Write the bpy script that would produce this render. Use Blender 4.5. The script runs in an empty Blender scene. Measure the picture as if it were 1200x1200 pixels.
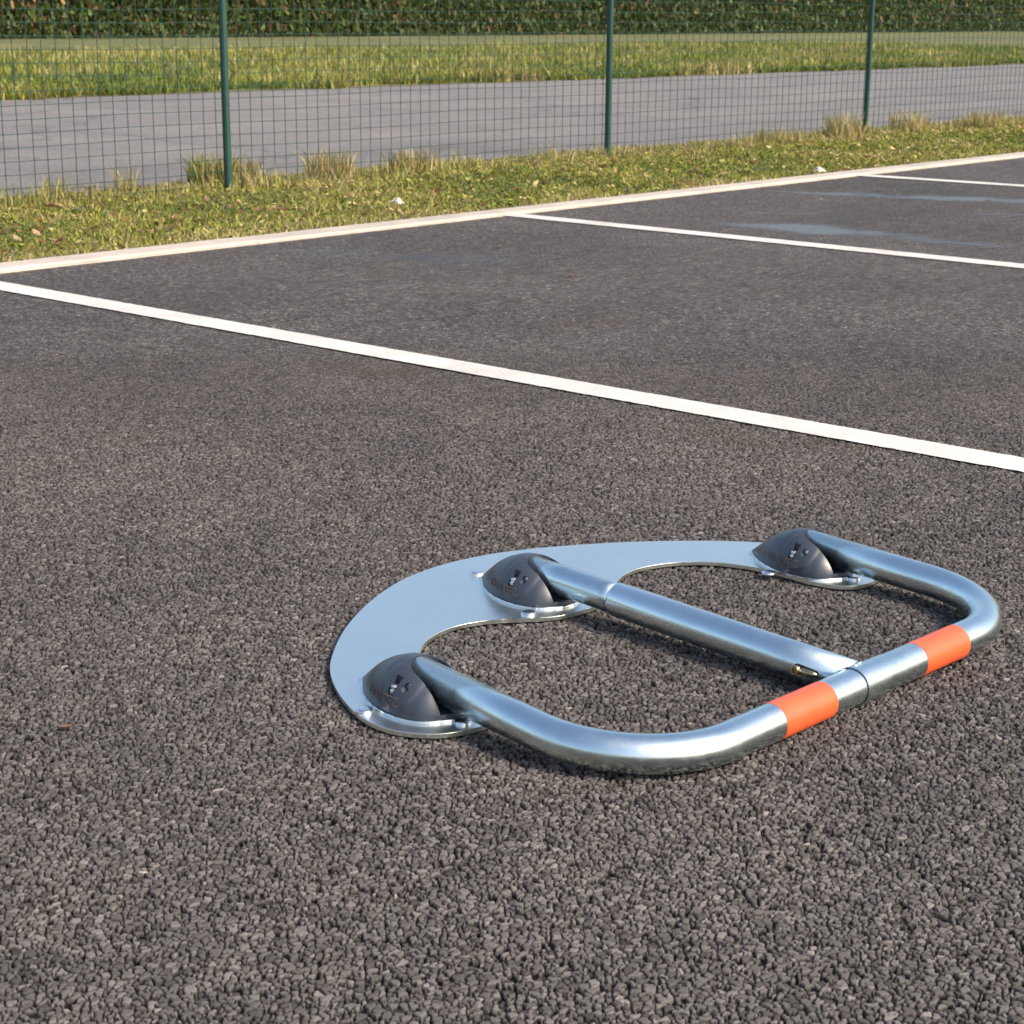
import bpy, bmesh, math, random
import numpy as np
from mathutils import Vector, Matrix
R = math.radians
random.seed(7)
rng = np.random.default_rng(11)
scene = bpy.context.scene
col = scene.collection

# ------------------------------------------------------------------ camera, sky, sun, exposure
cam = bpy.data.cameras.new('camera')
cam.sensor_width = 36.0
cam.lens = 36.0 * 2122.458 / 1200.0
cam.clip_start = 0.05
cam.clip_end = 3000
cam.dof.use_dof = True
cam.dof.focus_distance = 2.55
cam.dof.aperture_fstop = 22
camo = bpy.data.objects.new('camera', cam)
col.objects.link(camo)
camo.location = (0, 0, 0.77058)
PITCH = 0.270274
camo.matrix_world = (Matrix.Translation((0, 0, 0.77058))
                     @ Matrix.Rotation(math.pi / 2 - PITCH, 4, 'X')
                     @ Matrix.Rotation(0.0072072, 4, 'Z'))
scene.camera = camo

SUN_EL, SUN_AZ = 40.0, -30.0          # azimuth of the direction towards the sun, from +X
world = bpy.data.worlds.new('World')
scene.world = world
world.use_nodes = True
wn = world.node_tree
wn.nodes.clear()
sky = wn.nodes.new('ShaderNodeTexSky')
sky.sky_type = 'NISHITA'
sky.sun_disc = False
sky.sun_elevation = R(SUN_EL)
sky.sun_rotation = R(90 - SUN_AZ)
sky.air_density = 1.0
sky.dust_density = 4.0
sky.ozone_density = .6
bg = wn.nodes.new('ShaderNodeBackground')
bg.inputs['Strength'].default_value = 0.15
wo = wn.nodes.new('ShaderNodeOutputWorld')
wn.links.new(sky.outputs[0], bg.inputs[0])
wn.links.new(bg.outputs[0], wo.inputs[0])

sl = bpy.data.lights.new('sun', 'SUN')
sl.energy = 2.4
sl.angle = R(10)
sl.color = (1.0, 0.88, 0.72)
so = bpy.data.objects.new('sun', sl)
col.objects.link(so)
sd = Vector((math.cos(R(SUN_AZ)) * math.cos(R(SUN_EL)), math.sin(R(SUN_AZ)) * math.cos(R(SUN_EL)), math.sin(R(SUN_EL))))
so.rotation_euler = sd.to_track_quat('Z', 'Y').to_euler()
so.location = sd * 30

scene.view_settings.view_transform = 'Standard'
scene.view_settings.look = 'None'
scene.view_settings.gamma = 1
scene.view_settings.exposure = 0.80

# ------------------------------------------------------------------ helpers
def mat(name):
    m = bpy.data.materials.new(name)
    m.use_nodes = True
    n = m.node_tree.nodes
    return m, n, m.node_tree.links, n['Principled BSDF']

def N(n, typ, **kw):
    x = n.new(typ)
    for k, v in kw.items():
        if k in x.inputs:
            x.inputs[k].default_value = v
        else:
            setattr(x, k, v)
    return x

def ramp(n, stops, interp='LINEAR'):
    r = n.new('ShaderNodeValToRGB')
    r.color_ramp.interpolation = interp
    e = r.color_ramp.elements
    while len(e) < len(stops):
        e.new(0.5)
    for i, (p, c) in enumerate(stops):
        e[i].position = p
        e[i].color = (*c, 1) if len(c) == 3 else c
    return r

def g3(v):
    return (v, v, v)

def mixc(n, l, fac, a, b, mode='MIX'):
    m = n.new('ShaderNodeMix')
    m.data_type = 'RGBA'
    m.blend_type = mode
    for idx, val in ((0, fac), (6, a), (7, b)):
        if hasattr(val, 'is_output') or isinstance(val, bpy.types.NodeSocket):
            l.new(val, m.inputs[idx])
        else:
            m.inputs[idx].default_value = val if idx == 0 else (*val, 1)
    return m.outputs[2]

def math_(n, l, op, a, b=None, clamp=False):
    m = n.new('ShaderNodeMath')
    m.operation = op
    m.use_clamp = clamp
    for i, v in enumerate((a, b)):
        if v is None:
            continue
        if isinstance(v, bpy.types.NodeSocket):
            l.new(v, m.inputs[i])
        else:
            m.inputs[i].default_value = v
    return m.outputs[0]

def objcoord(n, l, scale=(1, 1, 1)):
    t = n.new('ShaderNodeTexCoord')
    mp = n.new('ShaderNodeMapping')
    mp.inputs['Scale'].default_value = scale
    l.new(t.outputs['Object'], mp.inputs[0])
    return mp.outputs[0]

def noise(n, l, vec, scale, detail=4, rough=0.55):
    x = N(n, 'ShaderNodeTexNoise', Scale=scale, Detail=detail, Roughness=rough)
    l.new(vec, x.inputs['Vector'])
    return x

def link(name, me, m=None, parent=None, smooth=False):
    o = bpy.data.objects.new(name, me)
    col.objects.link(o)
    if m is not None and not me.materials:
        me.materials.append(m)
    if parent is not None:
        o.parent = parent
    if smooth:
        me.polygons.foreach_set('use_smooth', [True] * len(me.polygons))
    return o

def mesh(name, v, f, m=None, parent=None, smooth=False):
    me = bpy.data.meshes.new(name)
    me.from_pydata([tuple(p) for p in v], [], [tuple(q) for q in f])
    me.update()
    return link(name, me, m, parent, smooth)

def npmesh(name, v, f, k, mats, matidx=None, smooth=False):
    """v (n,3) float, f (m,k) int"""
    me = bpy.data.meshes.new(name)
    me.vertices.add(len(v))
    me.vertices.foreach_set('co', np.ascontiguousarray(v, np.float32).ravel())
    me.loops.add(f.size)
    me.loops.foreach_set('vertex_index', np.ascontiguousarray(f, np.int32).ravel())
    me.polygons.add(len(f))
    me.polygons.foreach_set('loop_start', np.arange(0, f.size, k, dtype=np.int32))
    me.polygons.foreach_set('loop_total', np.full(len(f), k, np.int32))
    for m in mats:
        me.materials.append(m)
    if matidx is not None:
        me.polygons.foreach_set('material_index', matidx.astype(np.int32))
    me.update(calc_edges=True)
    me.polygons.foreach_set('use_smooth', np.full(len(f), smooth, bool))
    o = bpy.data.objects.new(name, me)
    col.objects.link(o)
    return o

def tag(o, label=None, cat=None, group=None, kind=None):
    if label: o['label'] = label
    if cat: o['category'] = cat
    if group: o['group'] = group
    if kind: o['kind'] = kind
    return o

def sweep(path, rad, seg=48, caps=True):
    """tube along 3D path, rad scalar or list"""
    P = [Vector(p) for p in path]
    n = len(P)
    rr = rad if hasattr(rad, '__len__') else [rad] * n
    V, F = [], []
    up = Vector((0, 0, 1))
    for i, p in enumerate(P):
        a = P[max(i - 1, 0)]; b = P[min(i + 1, n - 1)]
        t = (b - a).normalized()
        s = t.cross(up)
        if s.length < 1e-4: s = Vector((1, 0, 0))
        s.normalize(); u = s.cross(t).normalized()
        for k in range(seg):
            an = 2 * math.pi * k / seg
            V.append(p + s * math.cos(an) * rr[i] + u * math.sin(an) * rr[i])
    for i in range(n - 1):
        for k in range(seg):
            k2 = (k + 1) % seg
            F.append((i * seg + k, (i + 1) * seg + k, (i + 1) * seg + k2, i * seg + k2))
    if caps:
        F.append(tuple(range(seg)))
        F.append(tuple(range((n - 1) * seg, n * seg))[::-1])
    return V, F

# ------------------------------------------------------------------ numpy noise
TAB = rng.random((256, 256))
def vnoise(x, y, s):
    x = x / s; y = y / s
    xi = np.floor(x).astype(int); yi = np.floor(y).astype(int)
    fx = x - xi; fy = y - yi
    fx = fx * fx * (3 - 2 * fx); fy = fy * fy * (3 - 2 * fy)
    a = TAB[xi & 255, yi & 255]; b = TAB[(xi + 1) & 255, yi & 255]
    c = TAB[xi & 255, (yi + 1) & 255]; d = TAB[(xi + 1) & 255, (yi + 1) & 255]
    return (a * (1 - fx) + b * fx) * (1 - fy) + (c * (1 - fx) + d * fx) * fy

# ------------------------------------------------------------------ layout frame of the car park
KA = R(47.95)                                     # direction of the kerb
KD = np.array([math.cos(KA), math.sin(KA)])      # along the kerb
KN = np.array([-math.sin(KA), math.cos(KA)])     # away from the asphalt
def kp(s, n, z=0.0):
    p = KD * s + KN * n
    return (p[0], p[1], z)
K0 = float(KN @ np.array([-1.541, 5.424]))       # front face of the kerb
KW = 0.115
FN = float(KN @ np.array([-1.275, 8.26])) - .20                                   # fence line

# ------------------------------------------------------------------ materials
def asphalt_mat():
    m, n, l, b = mat('asphalt')
    vec = objcoord(n, l)
    tone = N(n, 'ShaderNodeAttribute', attribute_name='tone')
    gap = N(n, 'ShaderNodeAttribute', attribute_name='gap')
    rel = N(n, 'ShaderNodeAttribute', attribute_name='relief')
    # shader-side stones, for the parts with no modelled relief
    wv = noise(n, l, vec, 90, 2)
    dv = n.new('ShaderNodeVectorMath'); dv.operation = 'MULTIPLY_ADD'
    l.new(wv.outputs['Color'], dv.inputs[0]); dv.inputs[1].default_value = (.006, .006, .006); l.new(vec, dv.inputs[2])
    vor = N(n, 'ShaderNodeTexVoronoi', Scale=125); vor.feature = 'DISTANCE_TO_EDGE'
    l.new(dv.outputs[0], vor.inputs['Vector'])
    voc = N(n, 'ShaderNodeTexVoronoi', Scale=125); voc.feature = 'F1'
    l.new(dv.outputs[0], voc.inputs['Vector'])
    sep = n.new('ShaderNodeSeparateColor'); l.new(voc.outputs['Color'], sep.inputs[0])
    gr = ramp(n, [(0.0, g3(0)), (0.11, g3(1))]); l.new(vor.outputs['Distance'], gr.inputs[0])
    tonem = n.new('ShaderNodeMix'); l.new(rel.outputs['Fac'], tonem.inputs[0]); l.new(sep.outputs[0], tonem.inputs[2]); l.new(tone.outputs['Fac'], tonem.inputs[3])
    gapm = n.new('ShaderNodeMix'); l.new(rel.outputs['Fac'], gapm.inputs[0]); l.new(gr.outputs[0], gapm.inputs[2]); l.new(gap.outputs['Fac'], gapm.inputs[3])
    stone = ramp(n, [(0.0, (.041, .038, .037)), (.25, (.077, .072, .070)), (.7, (.125, .117, .113)), (.93, (.178, .166, .160)), (.98, (.23, .21, .19)), (1.0, (.34, .30, .25))])
    l.new(tonem.outputs[0], stone.inputs[0])
    c1 = mixc(n, l, gapm.outputs[0], (.010, .009, .009), stone.outputs[0])
    # broad tonal drift: dust, wear, faint brown stains
    big = noise(n, l, vec, 0.9, 5, .6)
    bigr = ramp(n, [(.32, (.80, .80, .82)), (.68, (1.18, 1.16, 1.14))]); l.new(big.outputs[0], bigr.inputs[0])
    c2 = mixc(n, l, 1.0, c1, bigr.outputs[0], 'MULTIPLY')
    mid = noise(n, l, vec, 9, 4, .6)
    midr = ramp(n, [(.3, (.88, .88, .9)), (.7, (1.12, 1.10, 1.06))]); l.new(mid.outputs[0], midr.inputs[0])
    c3 = mixc(n, l, 1.0, c2, midr.outputs[0], 'MULTIPLY')
    st = noise(n, l, vec, 1.7, 3, .5)
    sr = ramp(n, [(.60, g3(0)), (.74, g3(.55))]); l.new(st.outputs[0], sr.inputs[0])
    c4 = mixc(n, l, sr.outputs[0], c3, (.070, .052, .040))
    # damp patches: long ellipses lying along the bays
    tc = n.new('ShaderNodeTexCoord')
    wn_ = noise(n, l, vec, 3.2, 3, .6)
    dsp = n.new('ShaderNodeVectorMath'); dsp.operation = 'MULTIPLY_ADD'
    l.new(wn_.outputs['Color'], dsp.inputs[0]); dsp.inputs[1].default_value = (.35, .35, 0); l.new(tc.outputs['Object'], dsp.inputs[2])
    wet = None
    for cx, cy, ang, la, lb, amp in ((1.10, 6.74, -33, .42, .11, 1.0), (1.50, 6.43, -36, .30, .05, .75), (1.45, 8.10, -22, .26, .10, .9),
                                     (1.95, 7.92, -12, .42, .12, 1.0), (2.7, 7.75, -25, .4, .09, .7), (1.08, 7.30, -28, .20, .04, .6),
                                     (3.3, 10.6, -30, .9, .2, .8), (1.95, 7.30, -25, .16, .04, .6), (-.35, 5.9, -15, .5, .12, .35)):
        mp = n.new('ShaderNodeMapping'); mp.vector_type = 'TEXTURE'
        mp.inputs['Location'].default_value = (cx + .17, cy + .17, 0)
        mp.inputs['Rotation'].default_value = (0, 0, R(ang))
        mp.inputs['Scale'].default_value = (la, lb, 1)
        l.new(dsp.outputs[0], mp.inputs[0])
        ln = n.new('ShaderNodeVectorMath'); ln.operation = 'LENGTH'; l.new(mp.outputs[0], ln.inputs[0])
        r_ = n.new('ShaderNodeMapRange'); r_.interpolation_type = 'SMOOTHSTEP'
        r_.inputs['From Min'].default_value = 1.25; r_.inputs['From Max'].default_value = .55
        r_.inputs['To Max'].default_value = amp
        l.new(ln.outputs['Value'], r_.inputs['Value'])
        wet = r_.outputs[0] if wet is None else math_(n, l, 'MAXIMUM', wet, r_.outputs[0])
    dark = mixc(n, l, 1.0, c4, (.50, .50, .50), 'MULTIPLY')
    c5 = mixc(n, l, wet, c4, dark)
    l.new(c5, b.inputs['Base Color'])
    rr = n.new('ShaderNodeMapRange'); rr.inputs['To Min'].default_value = .62; rr.inputs['To Max'].default_value = .16
    wsm = math_(n, l, 'POWER', wet, 1.6)
    l.new(wsm, rr.inputs['Value']); l.new(rr.outputs[0], b.inputs['Roughness'])
    sp_ = math_(n, l, 'ADD', .07, math_(n, l, 'MULTIPLY', wet, .35))
    l.new(sp_, b.inputs['Specular IOR Level'])
    # bump
    fine = noise(n, l, vec, 700, 3, .6)
    far = math_(n, l, 'SUBTRACT', 1.0, rel.outputs['Fac'])
    lvl = math_(n, l, 'MULTIPLY', sep.outputs[1], .8)
    hh = math_(n, l, 'ADD', gr.outputs[0], lvl)
    hfar = math_(n, l, 'MULTIPLY', hh, far)
    hs = math_(n, l, 'MULTIPLY', fine.outputs[0], .14)
    hsum = math_(n, l, 'ADD', hfar, hs)
    bp = N(n, 'ShaderNodeBump', Distance=.0013)
    inv = math_(n, l, 'SUBTRACT', 1.0, math_(n, l, 'MULTIPLY', wet, .82))
    l.new(inv, bp.inputs['Strength'])
    l.new(hsum, bp.inputs['Height']); l.new(bp.outputs[0], b.inputs['Normal'])
    return m
M_ASPH = asphalt_mat()

def simple(name, c, rough=.6, metal=0, var=.12, scale=40, bump=0, bscale=200, spec=.5):
    m, n, l, b = mat(name)
    vec = objcoord(n, l)
    nz = noise(n, l, vec, scale, 5, .6)
    lo = tuple(x * (1 - var) for x in c); hi = tuple(min(1, x * (1 + var)) for x in c)
    r = ramp(n, [(.3, lo), (.7, hi)]); l.new(nz.outputs[0], r.inputs[0]); l.new(r.outputs[0], b.inputs['Base Color'])
    b.inputs['Roughness'].default_value = rough
    b.inputs['Metallic'].default_value = metal
    b.inputs['Specular IOR Level'].default_value = spec
    if bump:
        bn = noise(n, l, vec, bscale, 3, .6)
        bp = N(n, 'ShaderNodeBump', Strength=.6, Distance=bump); l.new(bn.outputs[0], bp.inputs['Height']); l.new(bp.outputs[0], b.inputs['Normal'])
    return m

def paint_mat():
    m, n, l, b = mat('road_paint')
    vec = objcoord(n, l)
    a = noise(n, l, vec, 5, 5, .65)
    r = ramp(n, [(.3, (.47, .45, .405)), (.6, (.60, .585, .55))]); l.new(a.outputs[0], r.inputs[0])
    f = noise(n, l, vec, 260, 2, .5)
    r2 = ramp(n, [(.58, g3(0)), (.72, g3(.4))]); l.new(f.outputs[0], r2.inputs[0])
    c = mixc(n, l, r2.outputs[0], r.outputs[0], (.42, .36, .31))
    st = noise(n, l, objcoord(n, l, (1, 1, 1)), 2.1, 6, .7)
    r3 = ramp(n, [(.63, g3(0)), (.70, g3(.35))]); l.new(st.outputs[0], r3.inputs[0])
    c = mixc(n, l, r3.outputs[0], c, (.55, .42, .33))
    l.new(c, b.inputs['Base Color'])
    b.inputs['Roughness'].default_value = .62
    v = N(n, 'ShaderNodeTexVoronoi', Scale=120); v.feature = 'SMOOTH_F1'; l.new(vec, v.inputs['Vector'])
    bp = N(n, 'ShaderNodeBump', Strength=.5, Distance=.0025); bp.invert = True
    l.new(v.outputs['Distance'], bp.inputs['Height']); l.new(bp.outputs[0], b.inputs['Normal'])
    return m
M_PAINT = paint_mat()
M_KERB = simple('kerb_concrete', (.43, .375, .325), .8, 0, .18, 5, .001, 300)
def road_mat():
    m, n, l, b = mat('far_road')
    vec = objcoord(n, l)
    a = noise(n, l, vec, .8, 6, .65); c = noise(n, l, vec, 70, 3, .6)
    r = ramp(n, [(.30, (.135, .124, .118)), (.5, (.165, .152, .145)), (.70, (.200, .184, .172))]); l.new(a.outputs[0], r.inputs[0])
    r2 = ramp(n, [(.35, g3(.7)), (.65, g3(1.25))]); l.new(c.outputs[0], r2.inputs[0])
    c1 = mixc(n, l, 1.0, r.outputs[0], r2.outputs[0], 'MULTIPLY')
    v = N(n, 'ShaderNodeTexVoronoi', Scale=.45); v.feature = 'DISTANCE_TO_EDGE'
    w = noise(n, l, vec, 1.5, 5, .7)
    d = n.new('ShaderNodeVectorMath'); d.operation = 'MULTIPLY_ADD'
    l.new(w.outputs['Color'], d.inputs[0]); d.inputs[1].default_value = (1.2, 1.2, 0); l.new(vec, d.inputs[2]); l.new(d.outputs[0], v.inputs['Vector'])
    cr = ramp(n, [(0.0, g3(.75)), (.012, g3(0))]); l.new(v.outputs['Distance'], cr.inputs[0])
    l.new(mixc(n, l, cr.outputs[0], c1, (.06, .055, .05)), b.inputs['Base Color'])
    b.inputs['Roughness'].default_value = .85
    bp = N(n, 'ShaderNodeBump', Strength=.6, Distance=.004); l.new(c.outputs[0], bp.inputs['Height']); l.new(bp.outputs[0], b.inputs['Normal'])
    return m
M_ROAD = road_mat()
M_SOIL = simple('verge_soil', (.16, .14, .07), .95, 0, .4, 25, .01, 60)
def field_mat():
    m, n, l, b = mat('far_grass')
    vec = objcoord(n, l)
    a = noise(n, l, vec, .35, 6, .7); c = noise(n, l, vec, 14, 5, .7)
    r = ramp(n, [(.30, (.085, .105, .03)), (.5, (.115, .125, .04)), (.68, (.19, .165, .07))]); l.new(a.outputs[0], r.inputs[0])
    r2 = ramp(n, [(.3, g3(.55)), (.7, g3(1.4))]); l.new(c.outputs[0], r2.inputs[0])
    l.new(mixc(n, l, 1.0, r.outputs[0], r2.outputs[0], 'MULTIPLY'), b.inputs['Base Color'])
    b.inputs['Roughness'].default_value = .95
    bp = N(n, 'ShaderNodeBump', Strength=.8, Distance=.06); l.new(c.outputs[0], bp.inputs['Height']); l.new(bp.outputs[0], b.inputs['Normal'])
    return m
M_FIELD = field_mat()

def steel(name, c0, c1, r0, r1, streak=(1, 1, 1), dull=0.0):
    m, n, l, b = mat(name)
    vec = objcoord(n, l, streak)
    v2 = objcoord(n, l)
    a = noise(n, l, vec, 6, 6, .62)
    r = ramp(n, [(.3, c0), (.7, c1)]); l.new(a.outputs[0], r.inputs[0])
    scr = noise(n, l, objcoord(n, l, (18, 160, 60)), 1.6, 4, .6)
    sr = ramp(n, [(.66, g3(0)), (.72, g3(.28))]); l.new(scr.outputs[0], sr.inputs[0])
    c = mixc(n, l, sr.outputs[0], r.outputs[0], (.52, .53, .53))
    # white zinc bloom, speckled
    sp = noise(n, l, v2, 330, 3, .7)
    spm = noise(n, l, v2, 11, 4, .6)
    s1 = ramp(n, [(.56, g3(0)), (.68, g3(1))]); l.new(sp.outputs[0], s1.inputs[0])
    s2 = ramp(n, [(.50, g3(0)), (.66, g3(1))]); l.new(spm.outputs[0], s2.inputs[0])
    sm = math_(n, l, 'MULTIPLY', math_(n, l, 'MULTIPLY', s1.outputs[0], s2.outputs[0]), .1 + dull)
    l.new(c, b.inputs['Base Color'])
    b.inputs['Metallic'].default_value = 1
    rn = noise(n, l, v2, 35, 4, .6)
    rr = n.new('ShaderNodeMapRange'); rr.inputs['From Min'].default_value = .3; rr.inputs['From Max'].default_value = .7
    rr.inputs['To Min'].default_value = r0; rr.inputs['To Max'].default_value = r1
    l.new(rn.outputs[0], rr.inputs['Value'])
    ra = math_(n, l, 'ADD', rr.outputs[0], math_(n, l, 'MULTIPLY', sm, .35))
    l.new(ra, b.inputs['Roughness'])
    bn = noise(n, l, v2, 22, 3, .5)
    bp = N(n, 'ShaderNodeBump', Strength=.10, Distance=.0003); l.new(bn.outputs[0], bp.inputs['Height']); l.new(bp.outputs[0], b.inputs['Normal'])
    return m
M_TUBE = steel('galvanised_tube', (.62, .74, .77), (.72, .82, .83), .20, .32)
M_PLATE = steel('galvanised_plate', (.82, .86, .81), (.90, .93, .88), .27, .36)
M_ZINC = steel('zinc_screw', (.72, .75, .76), (.84, .85, .84), .16, .28)
M_HOUSE = simple('slate_grey_paint', (.036, .046, .064), .34, 0, .10, 30, .0002, 900, .6)
M_LETTER = simple('worn_lettering', (.105, .075, .070), .55, 0, .3, 120)
M_DARK = simple('dark_recess', (.015, .015, .016), .6, 0, .1, 50)
M_BRASS = simple('brass', (.50, .41, .26), .32, 1, .2, 90, .0002, 400)
def orange_mat():
    m, n, l, b = mat('orange_reflective_tape')
    vec = objcoord(n, l)
    a = noise(n, l, vec, 30, 4, .6)
    r = ramp(n, [(.3, (.70, .092, .026)), (.7, (.79, .114, .032))]); l.new(a.outputs[0], r.inputs[0]); l.new(r.outputs[0], b.inputs['Base Color'])
    b.inputs['Roughness'].default_value = .42
    b.inputs['Coat Weight'].default_value = .25
    b.inputs['Coat Roughness'].default_value = .25
    v = noise(n, l, vec, 60, 2, .5)
    bp = N(n, 'ShaderNodeBump', Strength=.2, Distance=.0006); l.new(v.outputs[0], bp.inputs['Height']); l.new(bp.outputs[0], b.inputs['Normal'])
    return m
M_ORANGE = orange_mat()
M_GREEN = simple('fence_green', (.010, .052, .042), .45, 0, .15, 30)

def leafmat(name, c, rough=.6, trans=.25):
    m, n, l, b = mat(name)
    gi = N(n, 'ShaderNodeNewGeometry')
    hs = N(n, 'ShaderNodeHueSaturation'); hs.inputs['Color'].default_value = (*c, 1)
    mr = n.new('ShaderNodeMapRange'); mr.inputs['To Min'].default_value = .55; mr.inputs['To Max'].default_value = 1.5
    l.new(gi.outputs['Random Per Island'], mr.inputs['Value']); l.new(mr.outputs[0], hs.inputs['Value'])
    mh = n.new('ShaderNodeMapRange'); mh.inputs['To Min'].default_value = .48; mh.inputs['To Max'].default_value = .52
    l.new(gi.outputs['Random Per Island'], mh.inputs['Value']); l.new(mh.outputs[0], hs.inputs['Hue'])
    l.new(hs.outputs[0], b.inputs['Base Color'])
    b.inputs['Roughness'].default_value = rough
    b.inputs['Specular IOR Level'].default_value = .3
    tr = n.new('ShaderNodeBsdfTranslucent'); l.new(hs.outputs[0], tr.inputs[0])
    mx = n.new('ShaderNodeMixShader'); mx.inputs[0].default_value = trans
    l.new(b.outputs[0], mx.inputs[1]); l.new(tr.outputs[0], mx.inputs[2])
    l.new(mx.outputs[0], n['Material Output'].inputs[0])
    return m
M_G1 = leafmat('grass_green', (.165, .190, .026))
M_G2 = leafmat('grass_yellow', (.29, .265, .060))
M_G3 = leafmat('grass_straw', (.40, .32, .16))
M_G4 = leafmat('grass_dark', (.070, .105, .020))
M_L1 = leafmat('leaf_tan', (.42, .27, .15))
M_L2 = leafmat('leaf_brown', (.19, .095, .045))
M_HEDGE = leafmat('hedge_leaf', (.055, .075, .02))

# ------------------------------------------------------------------ asphalt: one sheet, with modelled stones where it is close
def stones(x, y, a=.0066):
    wx = x + (vnoise(x + 3, y, .006) - .5) * .0052 + (vnoise(x, y + 9, .0022) - .5) * .0022
    wy = y + (vnoise(x, y + 5, .006) - .5) * .0052 + (vnoise(x + 7, y, .0022) - .5) * .0022
    gx = wx / a; gy = wy / a
    ix = np.floor(gx).astype(np.int64); iy = np.floor(gy).astype(np.int64)
    f1 = np.full(x.shape, 9.0); f2 = np.full(x.shape, 9.0)
    cid = np.zeros(x.shape, np.int64); ddx = np.zeros(x.shape); ddy = np.zeros(x.shape)
    def h(i, j, s):
        k = (i * 73856093) ^ (j * 19349663) ^ (s * 83492791)
        k = (k ^ (k >> 13)) * 1274126177
        return ((k ^ (k >> 16)) & 0xffff) / 65535.0
    for di in (-1, 0, 1):
        for dj in (-1, 0, 1):
            ci = ix + di; cj = iy + dj
            px = ci + .08 + .84 * h(ci, cj, 1); py = cj + .08 + .84 * h(ci, cj, 2)
            w = .62 * (h(ci, cj, 3) - .45)             # some stones bigger
            dx = gx - px; dy = gy - py
            d = np.sqrt(dx * dx + dy * dy) - w
            new1 = d < f1
            f2 = np.where(new1, f1, np.minimum(f2, d))
            f1 = np.where(new1, d, f1)
            cid = np.where(new1, (ci & 0xffff) * 65536 + (cj & 0xffff), cid)
            ddx = np.where(new1, dx, ddx); ddy = np.where(new1, dy, ddy)
    ci = cid >> 16; cj = cid & 0xffff
    e = (f2 - f1) * a
    r1 = h(ci, cj, 5); r2 = h(ci, cj, 6); r3 = h(ci, cj, 7); r4 = h(ci, cj, 8)
    gap = np.clip((e - .0007 * h(ci, cj, 9) - .0005) / .0009, 0, 1); gap = gap * gap * (3 - 2 * gap)
    top = -.0014 * r1 ** 1.3 + a * ((r2 - .5) * ddx + (r3 - .5) * ddy) * .22 - .00015 * (ddx ** 2 + ddy ** 2)
    low = np.where(r4 < .055, -.0022, 0)                # missing chips
    z = top + low - .0042 * (1 - gap)
    z += (vnoise(x, y, .0015) - .5) * .0004
    return z, gap, r4 * .75 + .25 * r1

def build_asphalt():
    y0, y1, k = 1.06, 4.7, .00062
    ny = int(math.log(y1 / y0) / k)
    ys = y0 * np.exp(np.arange(ny + 1) * k)
    nx = int(2 * .36 / k)
    us = np.linspace(-1, 1, nx + 1)
    X = us[None, :] * (.325 * ys[:, None] + .10)
    Y = np.repeat(ys[:, None], nx + 1, 1)
    Xf, Yf = X.ravel(), Y.ravel()
    z, gap, tone = stones(Xf, Yf)
    fy = np.clip((Yf - 3.2) / 1.4, 0, 1); fu = np.clip((np.abs(np.repeat(us[None, :], ny + 1, 0).ravel()) - .93) / .07, 0, 1)
    fb = np.clip((1.14 - Yf) / .08, 0, 1)
    rel = (1 - fy * fy * (3 - 2 * fy)) * (1 - fu) * (1 - fb)
    z = (z + .0014) * rel - .0018
    z = np.minimum(z, .0006)
    V = np.stack([Xf, Yf, z], 1)
    idx = np.arange((ny + 1) * (nx + 1)).reshape(ny + 1, nx + 1)
    F = np.stack([idx[:-1, :-1].ravel(), idx[:-1, 1:].ravel(), idx[1:, 1:].ravel(), idx[1:, :-1].ravel()], 1)
    # the rest of the sheet: a skirt of large quads sharing the outline
    nv = len(V)
    def vid(i, j): return idx[i, j]
    big = 900.0
    zz = -.0018
    P = [(-big, -big, zz), (big, -big, zz), (big, big, zz), (-big, big, zz)]
    V = np.vstack([V, np.array(P)])
    # corners of the inner fan
    f0 = idx[0, :]; f1_ = idx[-1, :]; fl = idx[:, 0]; fr = idx[:, -1]
    T = []
    a, b_, c_, d_ = nv, nv + 1, nv + 2, nv + 3
    def fan(apex, ring): 
        for i in range(len(ring) - 1): T.append((apex, ring[i + 1], ring[i], ring[i]))
    tri = []
    def fan(apex, ring, rev=False):
        r_ = np.asarray(ring)
        x = np.stack([np.full(len(r_) - 1, apex), r_[1:], r_[:-1]], 1)
        tri.append(x if not rev else x[:, ::-1])
    fan(a, f0); tri.append(np.array([[a, b_, f0[-1]]]))
    fan(b_, fr); tri.append(np.array([[b_, c_, fr[-1]]]))
    fan(c_, f1_[::-1]); tri.append(np.array([[c_, d_, f1_[0]]]))
    fan(d_, fl[::-1]); tri.append(np.array([[d_, a, fl[0]]]))
    TR = np.vstack(tri)
    me = bpy.data.meshes.new('asphalt')
    me.vertices.add(len(V)); me.vertices.foreach_set('co', V.astype(np.float32).ravel())
    loops = np.concatenate([F.ravel(), TR.ravel()]).astype(np.int32)
    me.loops.add(len(loops)); me.loops.foreach_set('vertex_index', loops)
    me.polygons.add(len(F) + len(TR))
    ls = np.concatenate([np.arange(len(F)) * 4, len(F) * 4 + np.arange(len(TR)) * 3]).astype(np.int32)
    lt = np.concatenate([np.full(len(F), 4), np.full(len(TR), 3)]).astype(np.int32)
    me.polygons.foreach_set('loop_start', ls); me.polygons.foreach_set('loop_total', lt)
    me.materials.append(M_ASPH)
    me.update(calc_edges=True)
    me.polygons.foreach_set('use_smooth', np.concatenate([np.ones(len(F), bool), np.zeros(len(TR), bool)]))
    for nm, arr in (('tone', tone), ('gap', gap), ('relief', rel)):
        at = me.attributes.new(nm, 'FLOAT', 'POINT')
        full = np.zeros(len(V), np.float32); full[:len(arr)] = arr
        at.data.foreach_set('value', full)
    o = bpy.data.objects.new('asphalt', me); col.objects.link(o)
    tag(o, kind='structure')
build_asphalt()

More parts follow.
